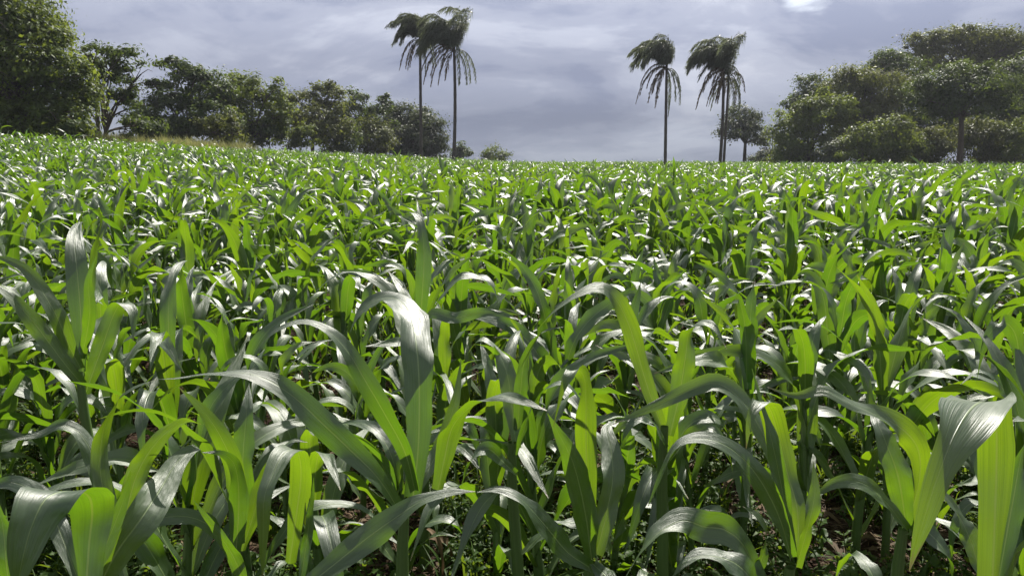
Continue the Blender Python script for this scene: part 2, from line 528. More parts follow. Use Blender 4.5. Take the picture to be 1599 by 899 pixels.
GL = 'trees along the field edge on the left'
GR = 'trees of the grove on the right'
tree('broadleaf_tree', 'tallest dark broadleaf tree at the left edge, its top cut off by the frame', 43,
     [(-40, 30, 70, 60), (20, 15, 60, 50), (55, 50, 48, 38), (88, 60, 18, 12), (105, 115, 38, 28), (98, 155, 46, 34), (40, 120, 62, 55),
      (60, 190, 74, 32), (0, 170, 60, 50), (118, 188, 28, 24), (15, 65, 60, 50), (-50, 120, 60, 80), (20, 205, 60, 22)], [40], M_TREE[2], group=GL, size=0.30, dens=1.25, seed=11, r0=.32)
tree('broadleaf_tree', 'airy tree with bare forking trunks showing through its crown, beside the tallest left tree', 50,
     [(150, 84, 34, 15), (188, 92, 32, 20), (203, 122, 28, 22), (135, 112, 26, 26), (214, 165, 20, 22), (150, 118, 22, 18), (172, 108, 26, 18),
      (132, 160, 18, 30), (212, 198, 22, 18), (185, 150, 14, 8)], [150, 164], M_TREE[0], group=GL, size=0.30, dens=.72, seed=12, r0=.17)
tree('broadleaf_tree', 'dense tree with a thin tuft rising above its crown, beside the airy left tree', 61,
     [(268, 100, 15, 7), (292, 110, 16, 9), (300, 126, 34, 16), (250, 142, 26, 22), (308, 150, 44, 28), (262, 176, 38, 28), (340, 145, 30, 22), (330, 188, 44, 26), (225, 190, 24, 20), (280, 205, 40, 14)],
     [300], M_TREE[0], group=GL, size=0.34, dens=1.1, seed=13)
tree('broadleaf_tree', 'rounded dark tree in the left row, third from the frame edge of the joined crowns', 66,
     [(372, 132, 30, 16), (402, 142, 32, 20), (424, 165, 26, 22), (372, 170, 36, 30), (430, 195, 22, 22), (390, 203, 38, 20)], [392], M_TREE[2], group=GL, size=0.34, dens=1.15, seed=14)
tree('broadleaf_tree', 'wide olive tree with a pale flat top in the middle of the left row', 77,
     [(508, 140, 26, 9), (474, 158, 34, 14), (516, 163, 26, 20), (452, 182, 26, 25), (492, 192, 42, 27), (528, 200, 18, 22)], [488], M_TREE[1], group=GL, size=0.38, dens=1.1, seed=15)
tree('broadleaf_tree', 'narrow dark tree with a small round tuft on top, left of the paired palms', 87,
     [(553, 158, 20, 14), (558, 185, 28, 24), (599, 157, 12, 8), (588, 182, 24, 20), (575, 212, 30, 18), (600, 170, 6, 12)], [570], M_TREE[0], group=GL, size=0.38, dens=1.1, seed=16)
tree('broadleaf_tree', 'dome-shaped tree at the far end of the left row, behind the paired palms', 93,
     [(640, 177, 36, 13), (664, 192, 26, 17), (618, 200, 28, 22), (678, 212, 19, 16), (645, 205, 38, 20), (660, 228, 30, 10)], [652], M_TREE[3], group=GL, size=0.40, dens=1.1, seed=17)
tree('broadleaf_tree', 'small far tree just right of the foot of the second palm', 118,
     [(720, 239, 11, 7), (712, 244, 9, 6), (728, 245, 8, 5)], [719], M_TREE[0], size=0.42, dens=1.1, seed=18, r0=.12)
tree('broadleaf_tree', 'low rounded far tree on the horizon between the two groups of palms', 128,
     [(770, 244, 16, 6), (757, 248, 9, 4), (783, 248, 9, 4)], [770], M_TREE[2], size=0.42, dens=1.2, seed=19, r0=.12)
for k, (px, py, rx, ry, d, mt, lb) in enumerate([
        (90, 200, 34, 22, 41, 2, 'low bush at the foot of the tallest left tree'),
        (226, 196, 22, 22, 53, 0, 'bush right of the sky gap under the airy left tree'),
        (280, 200, 34, 20, 60, 0, 'dark bush behind the dry grass under the dense tufted tree'),
        (352, 202, 32, 20, 58, 1, 'dark undergrowth bush under the rounded left tree'),
        (412, 206, 28, 20, 66, 0, 'bush between the rounded left tree and the wide olive tree'),
        (462, 212, 30, 18, 71, 2, 'low bush at the foot of the wide olive tree'),
        (530, 214, 28, 20, 79, 0, 'bush between the wide olive tree and the narrow left tree'),
        (582, 218, 28, 20, 84, 1, 'low bush under the narrow tree left of the palms'),
        (630, 222, 28, 18, 90, 3, 'bush under the dome-shaped tree behind the paired palms'),
        (676, 230, 20, 14, 94, 3, 'small bush at the outer end of the left tree row')]):
    tree('undergrowth_bush', lb, d, [(px - rx * .5, py + ry * .3, rx * .7, ry * .8), (px + rx * .5, py + ry * .2, rx * .7, ry * .8), (px, py, rx * .8, ry)], [px], M_TREE[mt], 'bush',
         'bushes under the left trees', dens=1.1, size=.32, seed=30 + k, r0=.06)

tree('broadleaf_tree', 'solitary round tree with visible branches right of the thick palm', 96,
     [(1160, 182, 26, 16), (1142, 204, 18, 16), (1180, 198, 19, 18), (1160, 205, 30, 14), (1150, 188, 18, 14), (1186, 218, 12, 10)], [1163], M_TREE[3], size=0.36, dens=.85, seed=41, r0=.24)
tree('broadleaf_tree', 'thin greyish tree in the gap between the solitary tree and the right grove', 112,
     [(1196, 212, 10, 12), (1208, 208, 8, 12), (1190, 232, 10, 8)], [1209, 1196], M_TREE[3], size=0.36, dens=.6, seed=42, r0=.1)
tree('undergrowth_bush', 'low scrub at the foot of the right grove beside the solitary tree', 105,
     [(1185, 247, 14, 5), (1205, 245, 14, 6)], [1195], M_TREE[3], 'bush', size=.36, seed=43, r0=.05)
tree('broadleaf_tree', 'dark tree at the outer corner of the right grove, crown stepping down leftwards', 88,
     [(1277, 133, 26, 15), (1242, 163, 17, 12), (1262, 158, 28, 22), (1290, 160, 30, 24), (1235, 190, 14, 14)], [1270], M_TREE[0], group=GR, size=.36, dens=1.2, seed=51)
tree('vine_covered_tree', 'tree smothered in pale drooping climbers at the corner of the right grove', 79,
     [(1246, 212, 32, 34), (1228, 232, 18, 24), (1280, 186, 36, 32), (1308, 165, 26, 22), (1276, 234, 42, 20), (1255, 180, 18, 14)], [1262], M_TREE[2], group=GR, size=.34, dens=1.35, seed=52)
tree('broadleaf_tree', 'olive broad crown above the climbers in the right grove', 84,
     [(1345, 124, 40, 18), (1325, 150, 40, 28), (1372, 148, 40, 32), (1350, 185, 50, 30)], [1350], M_TREE[1], group=GR, size=.36, dens=1.25, seed=53)
tree('broadleaf_tree', 'small dark crown stepping up towards the tallest crown of the right grove', 92,
     [(1386, 88, 22, 11), (1404, 108, 34, 22), (1380, 115, 28, 18), (1425, 140, 30, 26)], [1405], M_TREE[0], group=GR, size=.38, dens=1.2, seed=54)
tree('broadleaf_tree', 'tallest flat-topped crown at the back of the right grove', 97,
     [(1446, 66, 28, 14), (1432, 80, 20, 12), (1520, 58, 50, 14), (1478, 62, 34, 14), (1482, 92, 54, 22), (1568, 74, 44, 24), (1600, 72, 30, 18), (1545, 110, 50, 30)], [1500], M_TREE[1], group=GR, size=.38, dens=1.25, seed=55, r0=.35)
tree('umbrella_tree', 'dark umbrella-shaped tree with a straight trunk in front of the right grove', 69,
     [(1502, 112, 40, 13), (1462, 136, 38, 16), (1544, 132, 42, 18), (1502, 142, 62, 24), (1436, 158, 22, 12), (1566, 162, 34, 18), (1500, 168, 50, 18), (1470, 178, 26, 10)], [1497], M_TREE[0], group=GR, size=.28, dens=1.35, seed=56, r0=.26)
tree('broadleaf_tree', 'dark tree cut off by the right edge of the frame', 82,
     [(1592, 120, 36, 34), (1600, 170, 40, 40), (1580, 205, 30, 34), (1610, 215, 36, 36)], [1602], M_TREE[0], group=GR, size=.36, dens=1.2, seed=57)
tree('broadleaf_tree', 'deep shaded tree filling the middle of the right grove', 88,
     [(1400, 180, 50, 36), (1450, 195, 44, 34), (1420, 230, 50, 26), (1530, 205, 50, 34), (1340, 215, 40, 32)], [1430], M_TREE[0], group=GR, size=.38, dens=1.2, seed=58)
for k, (lob, tx, d, mt, lb) in enumerate([
        ([(1345, 218, 20, 20), (1336, 236, 24, 18), (1355, 240, 18, 14)], 1342, 72, 2, 'bright green bush at the edge of the right grove, under the olive crown'),
        ([(1390, 196, 22, 16), (1402, 216, 28, 22), (1385, 238, 24, 18), (1420, 238, 22, 18)], 1400, 73, 2, 'largest bright bush in the middle of the right grove edge'),
        ([(1452, 212, 24, 16), (1446, 234, 28, 20), (1470, 240, 20, 14)], 1452, 74, 1, 'yellowish bush left of the umbrella tree trunk'),
        ([(1530, 212, 30, 22), (1524, 236, 32, 20), (1552, 236, 24, 16)], 1530, 73, 1, 'rounded bush right of the umbrella tree trunk'),
        ([(1584, 218, 18, 22), (1590, 240, 20, 16), (1575, 240, 14, 14)], 1585, 71, 2, 'pale bush at the right edge of the grove'),
        ([(1300, 240, 22, 13), (1286, 246, 18, 9)], 1297, 74, 3, 'low greyish bush under the climber-covered tree')]):
    tree('undergrowth_bush', lb, d, lob, [tx], M_TREE[mt], 'bush', 'bushes along the right grove', dens=1.3, size=.30, seed=70 + k, r0=.06)


# ------------------------------------------------------------------ palms
def frond_mesh(name, path, rg, mat, n_pairs=34, ll=0.75, wind=(-1, 0.15, -0.35), wk=0.75, base=None):
    C = spline(path, n_pairs + 6)
    T = unit(np.gradient(C, axis=0))
    parts = [tube(C, np.linspace(0.035, 0.008, len(C)), 4)]
    V0, F0, U0 = parts[0]
    Vs, Fs = [V0], [F0]; n0 = len(V0)
    wind = unit(np.array(wind, float))
    tint = [np.full(len(V0), .6)]
    for i in range(4, len(C)):
        t = i / (len(C) - 1)
        side = unit(np.cross(T[i], np.array([0, 0, 1.0])) + 1e-6)
        length = ll * (0.55 + 0.45 * math.sin(math.pi * min(1, 0.15 + t * 0.85))) * rg.uniform(.8, 1.15)
        for s in (-1, 1):
            for rep in range(2):
                dirn = unit(side * s * rg.uniform(.5, 1) + T[i] * 0.7 + rg.normal(0, .28, 3))
                p0 = C[i] + T[i] * rg.uniform(-.05, .05)
                d1 = unit(dirn * (1 - wk * .5) + wind * wk * .5); d2 = unit(dirn * (1 - wk) + wind * wk + np.array([0, 0, -.35]))
                p1 = p0 + d1 * length * .5; p2 = p1 + d2 * length * .5
                wv = unit(np.cross(d1, rg.normal(size=3))) * 0.022
                Vs.append(np.array([p0 - wv * .6, p0 + wv * .6, p1 + wv, p1 - wv, p2 + wv * .15, p2 - wv * .15]))
                Fs.append(np.array([[0, 1, 2, 3], [3, 2, 4, 5]]) + n0); n0 += 6
                tint.append(np.full(6, np.clip(rg.normal(.5, .22), 0, 1)))
    V = np.concatenate(Vs); F = np.concatenate(Fs)
    return mesh_from(name, V - base, F, colr=np.concatenate(tint), mat=mat, smooth=False)


def palm(label, d, bpx, cpx, nf, ndead, seed, lean=0.0, scale=1.0, r=0.16, spear=True, lee=3, up=.9):
    rg = np.random.default_rng(seed)
    b = at(bpx[0], bpx[1], d); b[2] = float(gz(b[0], b[1])) - .1
    c = at(cpx[0], cpx[1], d)
    root = empty('palm_tree', b)
    tag(root, label, 'palm', 'tall wind-blown palms standing in the field')
    n = 26
    t = np.linspace(0, 1, n)[:, None]
    path = b * (1 - t) + c * t + np.array([[1, 0, 0]]) * (lean * np.sin(t * math.pi))
    rad = r * (1 - .28 * t[:, 0]) * (1 + .5 * np.exp(-t[:, 0] * 22)) * (1 + 0.05 * np.sin(np.arange(n) * 2.4))
    V, F, U = tube(path, rad, 10)
    obj('trunk', mesh_from('palm_trunk', V - b, F, U, mat=M_PALMBARK), root)
    wind = np.array([-1.0, 0.1, -0.15])
    for k in range(nf):
        az = k * 2.399 + rg.normal(0, .25); el = R(rg.uniform(48, 89)); gk = rg.uniform(.5, 1.3)
        ln = rg.uniform(2.6, 4.2) * scale
        dr = unit(np.array([math.cos(az) * math.cos(el), math.sin(az) * math.cos(el), math.sin(el) * up]) + np.array([-.13, 0, .15]))
        pts = [c + np.array([0, 0, -.1])]
        p = pts[0].copy()
        for q in range(8):
            f = (q + 1) / 8
            dr = unit(dr + wind * (.05 + .36 * f * f) + np.array([0, 0, -1.15 * gk * f * f]))
            p = p + dr * ln / 8
            pts.append(p.copy())
        obj('frond', frond_mesh('palm_frond', pts, rg, M_FROND, 40, .85 * scale, wind + np.array([0, 0, -1.3]), .6, b), root)
    for k in range(ndead):
        az = math.pi * (.5 + rg.uniform(.1, .95)) if k % lee else rg.uniform(-1.2, 1.2)
        ln = rg.uniform(2.2, 3.8) * scale
        sp_ = rg.uniform(.25, .8); dr = np.array([math.cos(az) * sp_, math.sin(az) * sp_, rg.uniform(.2, 1.0)])
        p = c + np.array([0, 0, -.25]); pts = [p.copy()]
        for q in range(6):
            dr = unit(dr + np.array([-.06, 0, -.62]))
            p = p + dr * ln / 6; pts.append(p.copy())
        m = frond_mesh('hanging_frond', pts, rg, M_DEADFROND if k % 3 else M_FROND, 18, .42 * scale, (-.35, 0, -1), .85, b)
        obj('hanging_frond', m, root)
    if spear:
        V, F, U = tube(spline([c, c + np.array([.02, 0, 1.2]), c + np.array([-.1, 0, 2.3])], 8), np.linspace(.05, .01, 8), 5)
        obj('spear_leaf', mesh_from('spear_leaf', V - b, F, U, colr=np.full(len(V), .5), mat=M_FROND), root)
    return root


palm('leftmost of the four tall palms, its crown swept to the left', 64, (657, 240), (656, 58), 28, 8, 5, .0, .84, .14, False)
palm('second palm from the left, with a broad ragged crown and hanging dead fronds', 62, (707, 247), (709, 74), 38, 13, 6, .12, 1.1, .15)
palm('third palm from the left, slender with long drooping dead fronds', 63, (1039, 258), (1041, 102), 30, 14, 7, .0, 1.02, .135, False)
palm('rightmost full-crowned palm, thick skirt of dead fronds under its crown', 61, (1123, 262), (1130, 106), 38, 13, 8, .10, 1.05, .135)
palm('slimmer palm standing close against the rightmost full-crowned palm', 61.5, (1129, 262), (1138, 118), 9, 10, 9, .02, .8, .11, False, 2)


# ------------------------------------------------------------------ corn
def rand_leaf(rg, base, az, length, e0, bend, width, lod, twist, fold=.55):
    n = 22 if lod == 0 else 11
    t = np.linspace(0, 1, n)
    el = e0 - bend * sstep(fold - .34, fold + .34, t)
    a = az + twist * 0.5 * t
    d = np.stack([np.cos(a) * np.cos(el), np.sin(a) * np.cos(el), np.sin(el)], 1) * (length / (n - 1))
    C = base + np.concatenate([np.zeros((1, 3)), np.cumsum(d[:-1], 0)])
    side = np.stack([-np.sin(a), np.cos(a), np.zeros(n)], 1)
    T = unit(np.gradient(C, axis=0))
    nrm = np.cross(T, side)
    ro = twist * t ** 1.2 + rg.uniform(.1, .45) * np.sin(2 * np.pi * t * rg.uniform(.8, 1.8) + rg.uniform(0, 6.28)) * sstep(.1, .4, t)
    S = side * np.cos(ro)[:, None] + nrm * np.sin(ro)[:, None]
    return ribbon(C, S, blade_width(n, width, .55, rg.uniform(.3, .45)), 6 if lod == 0 else 4, rg.uniform(.08, .32), rg.uniform(.08, .22), rg.uniform(2, 4.5), rg)


def grow(rg, lod, top=1.0):
    hs = rg.uniform(.52, .72) * top
    az0 = rg.uniform(0, 6.28)
    n = int(rg.integers(8, 11))
    lean = rg.normal(0, .03, 2)
    erect = rg.uniform(.62, 1.08)
    ks = np.linspace(0, 1, 7)
    path = np.stack([lean[0] * ks ** 2, lean[1] * ks ** 2, -.04 + (hs + .04) * ks], 1)
    stalk = tube(path, np.array([.017, .016, .0155, .015, .0145, .013, .010]) * rg.uniform(.85, 1.15), 7 if lod == 0 else 5)
    leaves = []
    for k in range(n):
        f = k / (n - 1)
        h = hs * (.14 + .86 * f ** .9)
        b = np.array([lean[0] * (h / hs) ** 2, lean[1] * (h / hs) ** 2, h])
        az = az0 + k * math.pi + rg.normal(0, .38)
        ln = (.28 + .46 * math.sin(math.pi * min(1, .12 + .72 * f))) * rg.uniform(.85, 1.15) * top
        e0 = R(58 + 24 * f + rg.normal(0, 5))
        bend = R(rg.uniform(85, 160)) * erect
        if k >= n - 3: bend = R(rg.uniform(55, 165)) * erect
        if k == n - 1: ln *= .85; e0 = R(84); bend = R(rg.uniform(10, 130)) * erect
        wd = (.038 + .038 * math.sin(math.pi * min(1, .15 + .65 * f))) * rg.uniform(.9, 1.15)
        leaves.append(rand_leaf(rg, b, az, ln, e0, bend, wd, lod, rg.normal(0, .8), rg.uniform(.42, .74)))
    return stalk, leaves


NPROTO = 14
protos = []
for k in range(NPROTO):
    rg = np.random.default_rng(100 + k)
    st, lv = grow(rg, 0)
    protos.append((mesh_from('corn_stalk', *st, mat=M_STALK), [mesh_from('corn_leaf', *q, mat=M_LEAF) for q in lv]))


def put_plant(k, loc, rz, s, tilt, label, group):
    o = empty('corn_plant', loc, rz)
    o.rotation_euler = (tilt[0], tilt[1], rz); o.scale = (s, s, s)
    tag(o, label, 'corn', group)
    sm, lm = protos[k]
    obj('stalk', sm, o)
    for m in lm: obj('leaf', m, o)
    return o


# hero plants nearest the camera: leaves follow the photograph, each in its own depth
HEROES = [
    # label, depth, stalk base px, whorl (px, py), leaves: (points (px,py,depth shift), width, side start, side end)
    ('corn plant with the broad glowing leaf folded over, at the right edge of the photo', 1.35, 1556, (1552, 905), [
        ([(1550, 915, 0), (1553, 820, .02), (1556, 730, .04), (1556, 668, .03), (1550, 640, -.01), (1540, 628, -.08), (1520, 634, -.17), (1492, 676, -.25), (1464, 745, -.30), (1440, 820, -.32), (1420, 890, -.33)], .104, (1, 0, 0), (.92, .3, .0)),
        ([(1535, 915, .05), (1518, 850, .08), (1495, 800, .10), (1470, 766, .12), (1455, 752, .13)], .06, (.6, .5, .5), (.4, .6, .5)),
        ([(1565, 930, -.05), (1600, 850, -.08), (1640, 800, -.1), (1690, 790, -.1), (1740, 830, -.1)], .08, (.5, .6, .5), (0, .8, .5)),
        ([(1560, 900, .05), (1580, 790, .10), (1600, 690, .14), (1625, 640, .16), (1660, 640, .16)], .07, (1, 0, 0), (.6, .6, .3))]),
    ('front corn plant with a tall pale leaf bent back, in line with the leftmost palm', 1.75, 590, (640, 785), [
        ([(645, 775, 0), (653, 700, .03), (655, 615, .07), (651, 545, .11), (641, 492, .22), (618, 466, .30), (586, 470, .32), (560, 490, .30), (543, 528, .28)], .100, (1, 0, 0), (.2, .8, .5)),
        ([(648, 765, -.03), (632, 705, -.06), (602, 648, -.08), (574, 600, -.10), (540, 545, -.12), (505, 512, -.13), (467, 503, -.13), (428, 518, -.13), (398, 550, -.1)], .064, (.85, 0, .5), (0, .9, .35)),
        ([(684, 765, .02), (694, 715, .03), (706, 668, .03), (733, 637, .0), (775, 618, -.05), (818, 627, -.10), (854, 641, -.14)], .082, (1, .25, 0), (.2, .75, .6)),
        ([(628, 805, -.05), (592, 748, -.10), (548, 703, -.12), (505, 662, -.14), (462, 622, -.15), (420, 594, -.16), (382, 582, -.16), (330, 584, -.16), (285, 590, -.15), (248, 592, -.15)], .078, (.2, .6, .7), (0, .8, .6)),
        ([(645, 775, .05), (665, 740, .08), (690, 690, .15), (712, 620, .2), (720, 560, .25)], .05, (.8, .5, .2), (.6, .6, .3))]),
    ('corn plant whose long lower leaf stretches rightwards across bare soil, left of centre', 1.38, 455, (462, 925), [
        ([(466, 925, 0), (520, 882, .03), (570, 842, .05), (620, 806, .06), (662, 780, .06), (702, 768, .06), (742, 767, .06)], .078, (-.3, .7, .65), (0, .6, .75)),
        ([(452, 880, .03), (461, 815, .03), (470, 745, .02), (464, 704, -.03), (443, 708, -.08), (426, 740, -.12), (413, 775, -.15), (411, 830, -.15), (410, 905, -.14)], .062, (1, 0, 0), (1, .1, 0)),
        ([(468, 920, .02), (478, 850, .05), (486, 790, .06), (490, 745, .06)], .028, (.8, .5, 0), (.8, .5, 0))]),
    ('corn plant with three upright V-folded glowing leaves, right of centre in the front', 1.8, 925, (927, 875), [
        ([(924, 872, 0), (914, 800, -.02), (896, 725, -.05), (873, 678, -.06), (855, 645, -.06)], .090, (.95, .1, .25), (.8, .2, .4)),
        ([(922, 860, .04), (918, 775, .05), (915, 690, .05), (915, 620, .03), (911, 586, 0), (897, 578, -.04), (882, 595, -.07), (870, 640, -.08), (864, 668, -.08)], .072, (1, 0, 0), (.9, .4, 0)),
        ([(931, 865, .03), (946, 805, .06), (957, 745, .10), (954, 700, .16), (948, 668, .22), (962, 655, .28)], .088, (1, .2, 0), (1, .2, 0)),
        ([(920, 885, -.05), (885, 860, -.1), (845, 812, -.14), (812, 778, -.15), (780, 764, -.14), (745, 768, -.13)], .078, (.2, .6, .7), (0, .6, .75)),
        ([(926, 880, -.05), (950, 905, -.12), (960, 940, -.2)], .06, (.8, .4, .2), (.8, .4, .2))]),
    ('thin-stalked corn plant with a backlit upright leaf, right of the V-folded plant', 2.1, 1037, (1044, 665), [
        ([(1046, 680, 0), (1060, 620, .02), (1070, 560, .03), (1076, 520, .03), (1092, 503, .0), (1115, 512, -.05), (1135, 545, -.08)], .082, (1, 0, 0), (.7, .6, .2)),
        ([(1040, 700, -.03), (1020, 660, -.05), (1000, 650, -.08), (975, 680, -.1), (965, 720, -.1)], .05, (.2, .8, .5), (.2, .8, .5)),
        ([(1042, 690, .03), (1010, 600, .05), (985, 515, .03), (960, 465, 0), (935, 448, -.02), (900, 460, -.03), (860, 492, -.03), (818, 540, -.02)], .075, (.85, .2, .45), (0, .9, .4)),
        ([(1046, 720, 0), (1075, 680, -.05), (1110, 670, -.1), (1135, 700, -.12), (1145, 740, -.12)], .05, (.1, .8, .5), (.2, .8, .5))]),
    ('front corn plant sending a long leaf arching left over the thin-stalked plant', 1.58, 1245, (1242, 885), [
        ([(1238, 870, 0), (1225, 785, .0), (1207, 695, .0), (1188, 625, .02), (1174, 575, .03)], .048, (.85, .4, .3), (.8, .4, .3)),
        ([(1247, 865, .03), (1245, 795, .05), (1230, 740, .08), (1215, 680, .09), (1203, 640, .06), (1188, 627, .0), (1172, 650, -.04), (1165, 700, -.06)], .080, (1, .1, 0), (.9, .4, 0)),
        ([(1236, 870, -.04), (1214, 800, -.06), (1178, 736, -.08), (1135, 696, -.09), (1090, 684, -.10), (1056, 695, -.10), (1034, 736, -.1), (1012, 790, -.1)], .062, (.7, .3, .6), (0, .8, .6)),
        ([(1240, 850, .08), (1215, 730, .12), (1170, 640, .14), (1125, 600, .14), (1085, 606, .14), (1030, 630, .14), (953, 664, .14)], .076, (.7, .5, .5), (0, .5, .85)),
        ([(1244, 885, -.04), (1262, 820, -.05), (1272, 770, -.03), (1270, 720, 0)], .05, (.9, .3, .2), (.9, .3, .2))]),
    ('corn plant with a ruffled leaf bent far over to the left, inside the right edge', 1.75, 1420, (1418, 825), [
        ([(1415, 820, 0), (1403, 745, .0), (1384, 692, .02), (1370, 658, .06), (1362, 636, .12)], .086, (1, 0, .1), (1, 0, .2)),
        ([(1419, 815, .03), (1436, 745, .03), (1432, 697, .0), (1402, 664, -.05), (1362, 645, -.08), (1320, 625, -.10), (1285, 609, -.10), (1242, 618, -.10), (1198, 604, -.1)], .082, (.9, .3, .2), (0, .6, .75)),
        ([(1417, 828, -.03), (1382, 782, -.06), (1344, 753, -.08), (1302, 755, -.10), (1262, 786, -.1)], .062, (.3, .6, .7), (0, .6, .75)),
        ([(1420, 830, -.02), (1448, 830, -.08), (1480, 870, -.12), (1490, 920, -.14)], .06, (.3, .7, .5), (.3, .7, .5))]),
    ('tallest front corn plant at the left, with a wide silvery leaf standing upright', 2.3, 130, (130, 580), [
        ([(129, 580, 0), (126, 490, .04), (120, 420, .10), (117, 378, .16), (122, 350, .26), (140, 345, .34)], .094, (1, 0, 0), (1, .1, 0)),
        ([(126, 575, -.03), (108, 540, -.05), (86, 488, -.08), (50, 432, -.10), (18, 408, -.12), (-20, 398, -.12)], .070, (.6, .3, .75), (.2, .6, .75)),
        ([(133, 560, .03), (141, 455, .05), (148, 390, .05), (158, 350, .03), (152, 329, 0), (128, 331, -.04)], .034, (.8, .5, .2), (.4, .8, .3)),
        ([(133, 615, 0), (158, 545, .03), (178, 490, .06), (192, 473, .06), (207, 487, .04), (208, 532, .0)], .078, (.85, .4, -.3), (.7, .7, 0)),
        ([(128, 600, -.03), (95, 560, -.08), (50, 500, -.12), (0, 450, -.15), (-40, 430, -.16)], .07, (.3, .6, .7), (.1, .7, .7)),
        ([(128, 560, 0), (140, 490, -.05), (138, 440, -.06), (150, 400, -.06)], .05, (1, .1, 0), (1, .1, 0))]),
    ('corn plant with a leaf bent like an arch in the bottom left corner', 1.25, 130, (130, 930), [
        ([(134, 925, 0), (139, 850, .03), (144, 798, .04), (136, 772, .0), (106, 766, -.06), (72, 778, -.11), (50, 820, -.14), (36, 870, -.16), (24, 930, -.17)], .100, (1, 0, 0), (.9, .42, 0)),
        ([(110, 930, .1), (150, 880, .1), (178, 820, .12), (196, 770, .13), (204, 735, .13)], .045, (.9, .2, .3), (.9, .2, .3)),
        ([(20, 960, .0), (10, 880, .0), (4, 820, .02), (-8, 770, .03)], .055, (1, 0, 0), (1, 0, 0)),
        ([(120, 900, .2), (80, 800, .25), (40, 760, .28), (0, 755, .3), (-40, 790, .3)], .06, (.3, .7, .6), (0, .8, .6))]),
    ('corn plant with a broad creased grey leaf slanting rightwards, in the lower left', 1.4, 190, (165, 930), [
        ([(150, 925, 0), (182, 862, .0), (218, 812, .03), (250, 764, .10), (276, 722, .17), (304, 700, .22), (325, 712, .25)], .094, (.78, .25, -.5), (.78, .25, -.5)),
        ([(190, 830, .12), (212, 745, .14), (243, 692, .16), (285, 657, .18), (314, 662, .18)], .058, (.7, .2, -.6), (.6, .4, -.6)),
        ([(195, 900, .15), (160, 760, .2), (158, 690, .22), (175, 640, .22), (205, 608, .2), (245, 592, .18)], .05, (.6, .7, .2), (.2, .8, .5)),
        ([(190, 850, .2), (140, 700, .25), (100, 664, .25), (60, 678, .25), (0, 690, .22)], .055, (.4, .6, .7), (0, .6, .8))]),
    ('corn plant with a green leaf folded sharply forward, left of the front centre', 1.7, 378, (375, 870), [
        ([(373, 850, 0), (368, 745, 0), (348, 688, -.02), (318, 642, -.04), (280, 605, -.05)], .070, (.9, .1, .4), (.7, .2, .6)),
        ([(376, 850, .05), (379, 720, .08), (385, 645, .12), (389, 598, .18)], .088, (1, 0, 0), (1, 0, 0)),
        ([(368, 870, -.05), (373, 780, -.05), (367, 728, -.07), (347, 708, -.10), (316, 706, -.12)], .058, (1, .3, .1), (.5, .7, .4)),
        ([(388, 935, -.1), (366, 872, -.12), (336, 826, -.13), (302, 780, -.13)], .042, (.8, 0, .6), (.8, 0, .6)),
        ([(378, 860, .02), (400, 790, .04), (420, 730, .06), (452, 690, .06), (480, 690, .05)], .06, (.8, .5, .2), (.3, .8, .5))]),
    ('corn plant with two leaves arched low over the bottom edge, right of centre', 1.42, 1140, (1165, 935), [
        ([(1185, 905, .1), (1160, 850, .1), (1130, 826, .1), (1100, 822, .09), (1066, 812, .08), (1030, 830, .06), (1000, 862, .04), (972, 910, .02)], .088, (.4, .7, .5), (.3, .6, .65)),
        ([(1180, 940, -.1), (1172, 905, -.1), (1150, 880, -.1), (1115, 868, -.1), (1076, 872, -.1), (1050, 900, -.1)], .070, (.2, .8, .5), (.2, .8, .5)),
        ([(1170, 930, .1), (1195, 850, .12), (1188, 810, .13), (1160, 790, .13)], .05, (.8, .5, 0), (.4, .8, .3))]),
    ('corn plant with a leaf looped over like a hook near the right edge', 2.2, 1600, (1600, 640), [
        ([(1600, 640, 0), (1592, 560, 0), (1585, 520, -.02), (1566, 503, -.06), (1545, 522, -.1), (1532, 560, -.12), (1524, 600, -.12)], .072, (.9, .4, .2), (.8, .5, .2)),
        ([(1602, 640, .05), (1598, 570, .08), (1590, 525, .12), (1578, 500, .18)], .08, (1, 0, 0), (1, 0, 0)),
        ([(1598, 650, 0), (1560, 600, -.03), (1530, 580, -.05), (1500, 600, -.06)], .06, (.2, .7, .6), (.2, .7, .6))]),
    ('corn plant with one tall striped backlit leaf standing straight up below the leftmost palm', 2.65, 652, (655, 520), [
        ([(655, 520, 0), (660, 450, 0), (662, 395, .02), (657, 350, .04), (645, 333, .08), (625, 336, .12)], .074, (1, 0, 0), (.8, .5, 0)),
        ([(656, 525, -.03), (672, 490, -.06), (708, 496, -.1), (750, 488, -.13), (785, 490, -.15), (818, 503, -.16)], .060, (.1, .5, .85), (0, .45, .9)),
        ([(654, 530, .02), (625, 480, .03), (590, 440, .03), (550, 425, .02), (515, 436, 0), (480, 470, 0)], .055, (.3, .8, .4), (0, .9, .4)),
        ([(656, 520, .03), (700, 450, .06), (735, 430, .08), (770, 450, .1), (780, 490, .1)], .06, (.3, .8, .4), (.2, .8, .4))]),
    ('corn plant with a dark stalk and drooping leaves, left of the V-folded plant in front', 2.0, 806, (806, 690), [
        ([(806, 700, 0), (800, 640, .05), (792, 585, .1), (775, 545, .14), (750, 530, .16), (725, 560, .18)], .07, (.9, .3, .1), (.5, .8, .3)),
        ([(808, 710, -.02), (825, 650, -.02), (850, 610, -.03), (885, 600, -.05), (915, 640, -.06)], .06, (.6, .7, .3), (.2, .8, .5)),
        ([(805, 740, -.03), (785, 720, -.06), (760, 700, -.1), (735, 720, -.12), (720, 760, -.12)], .055, (.2, .8, .5), (.2, .8, .5)),
        ([(807, 690, .02), (812, 620, .03), (820, 560, .04), (845, 520, .04), (880, 510, .03)], .05, (.9, .3, .1), (.5, .8, .3))]),
]


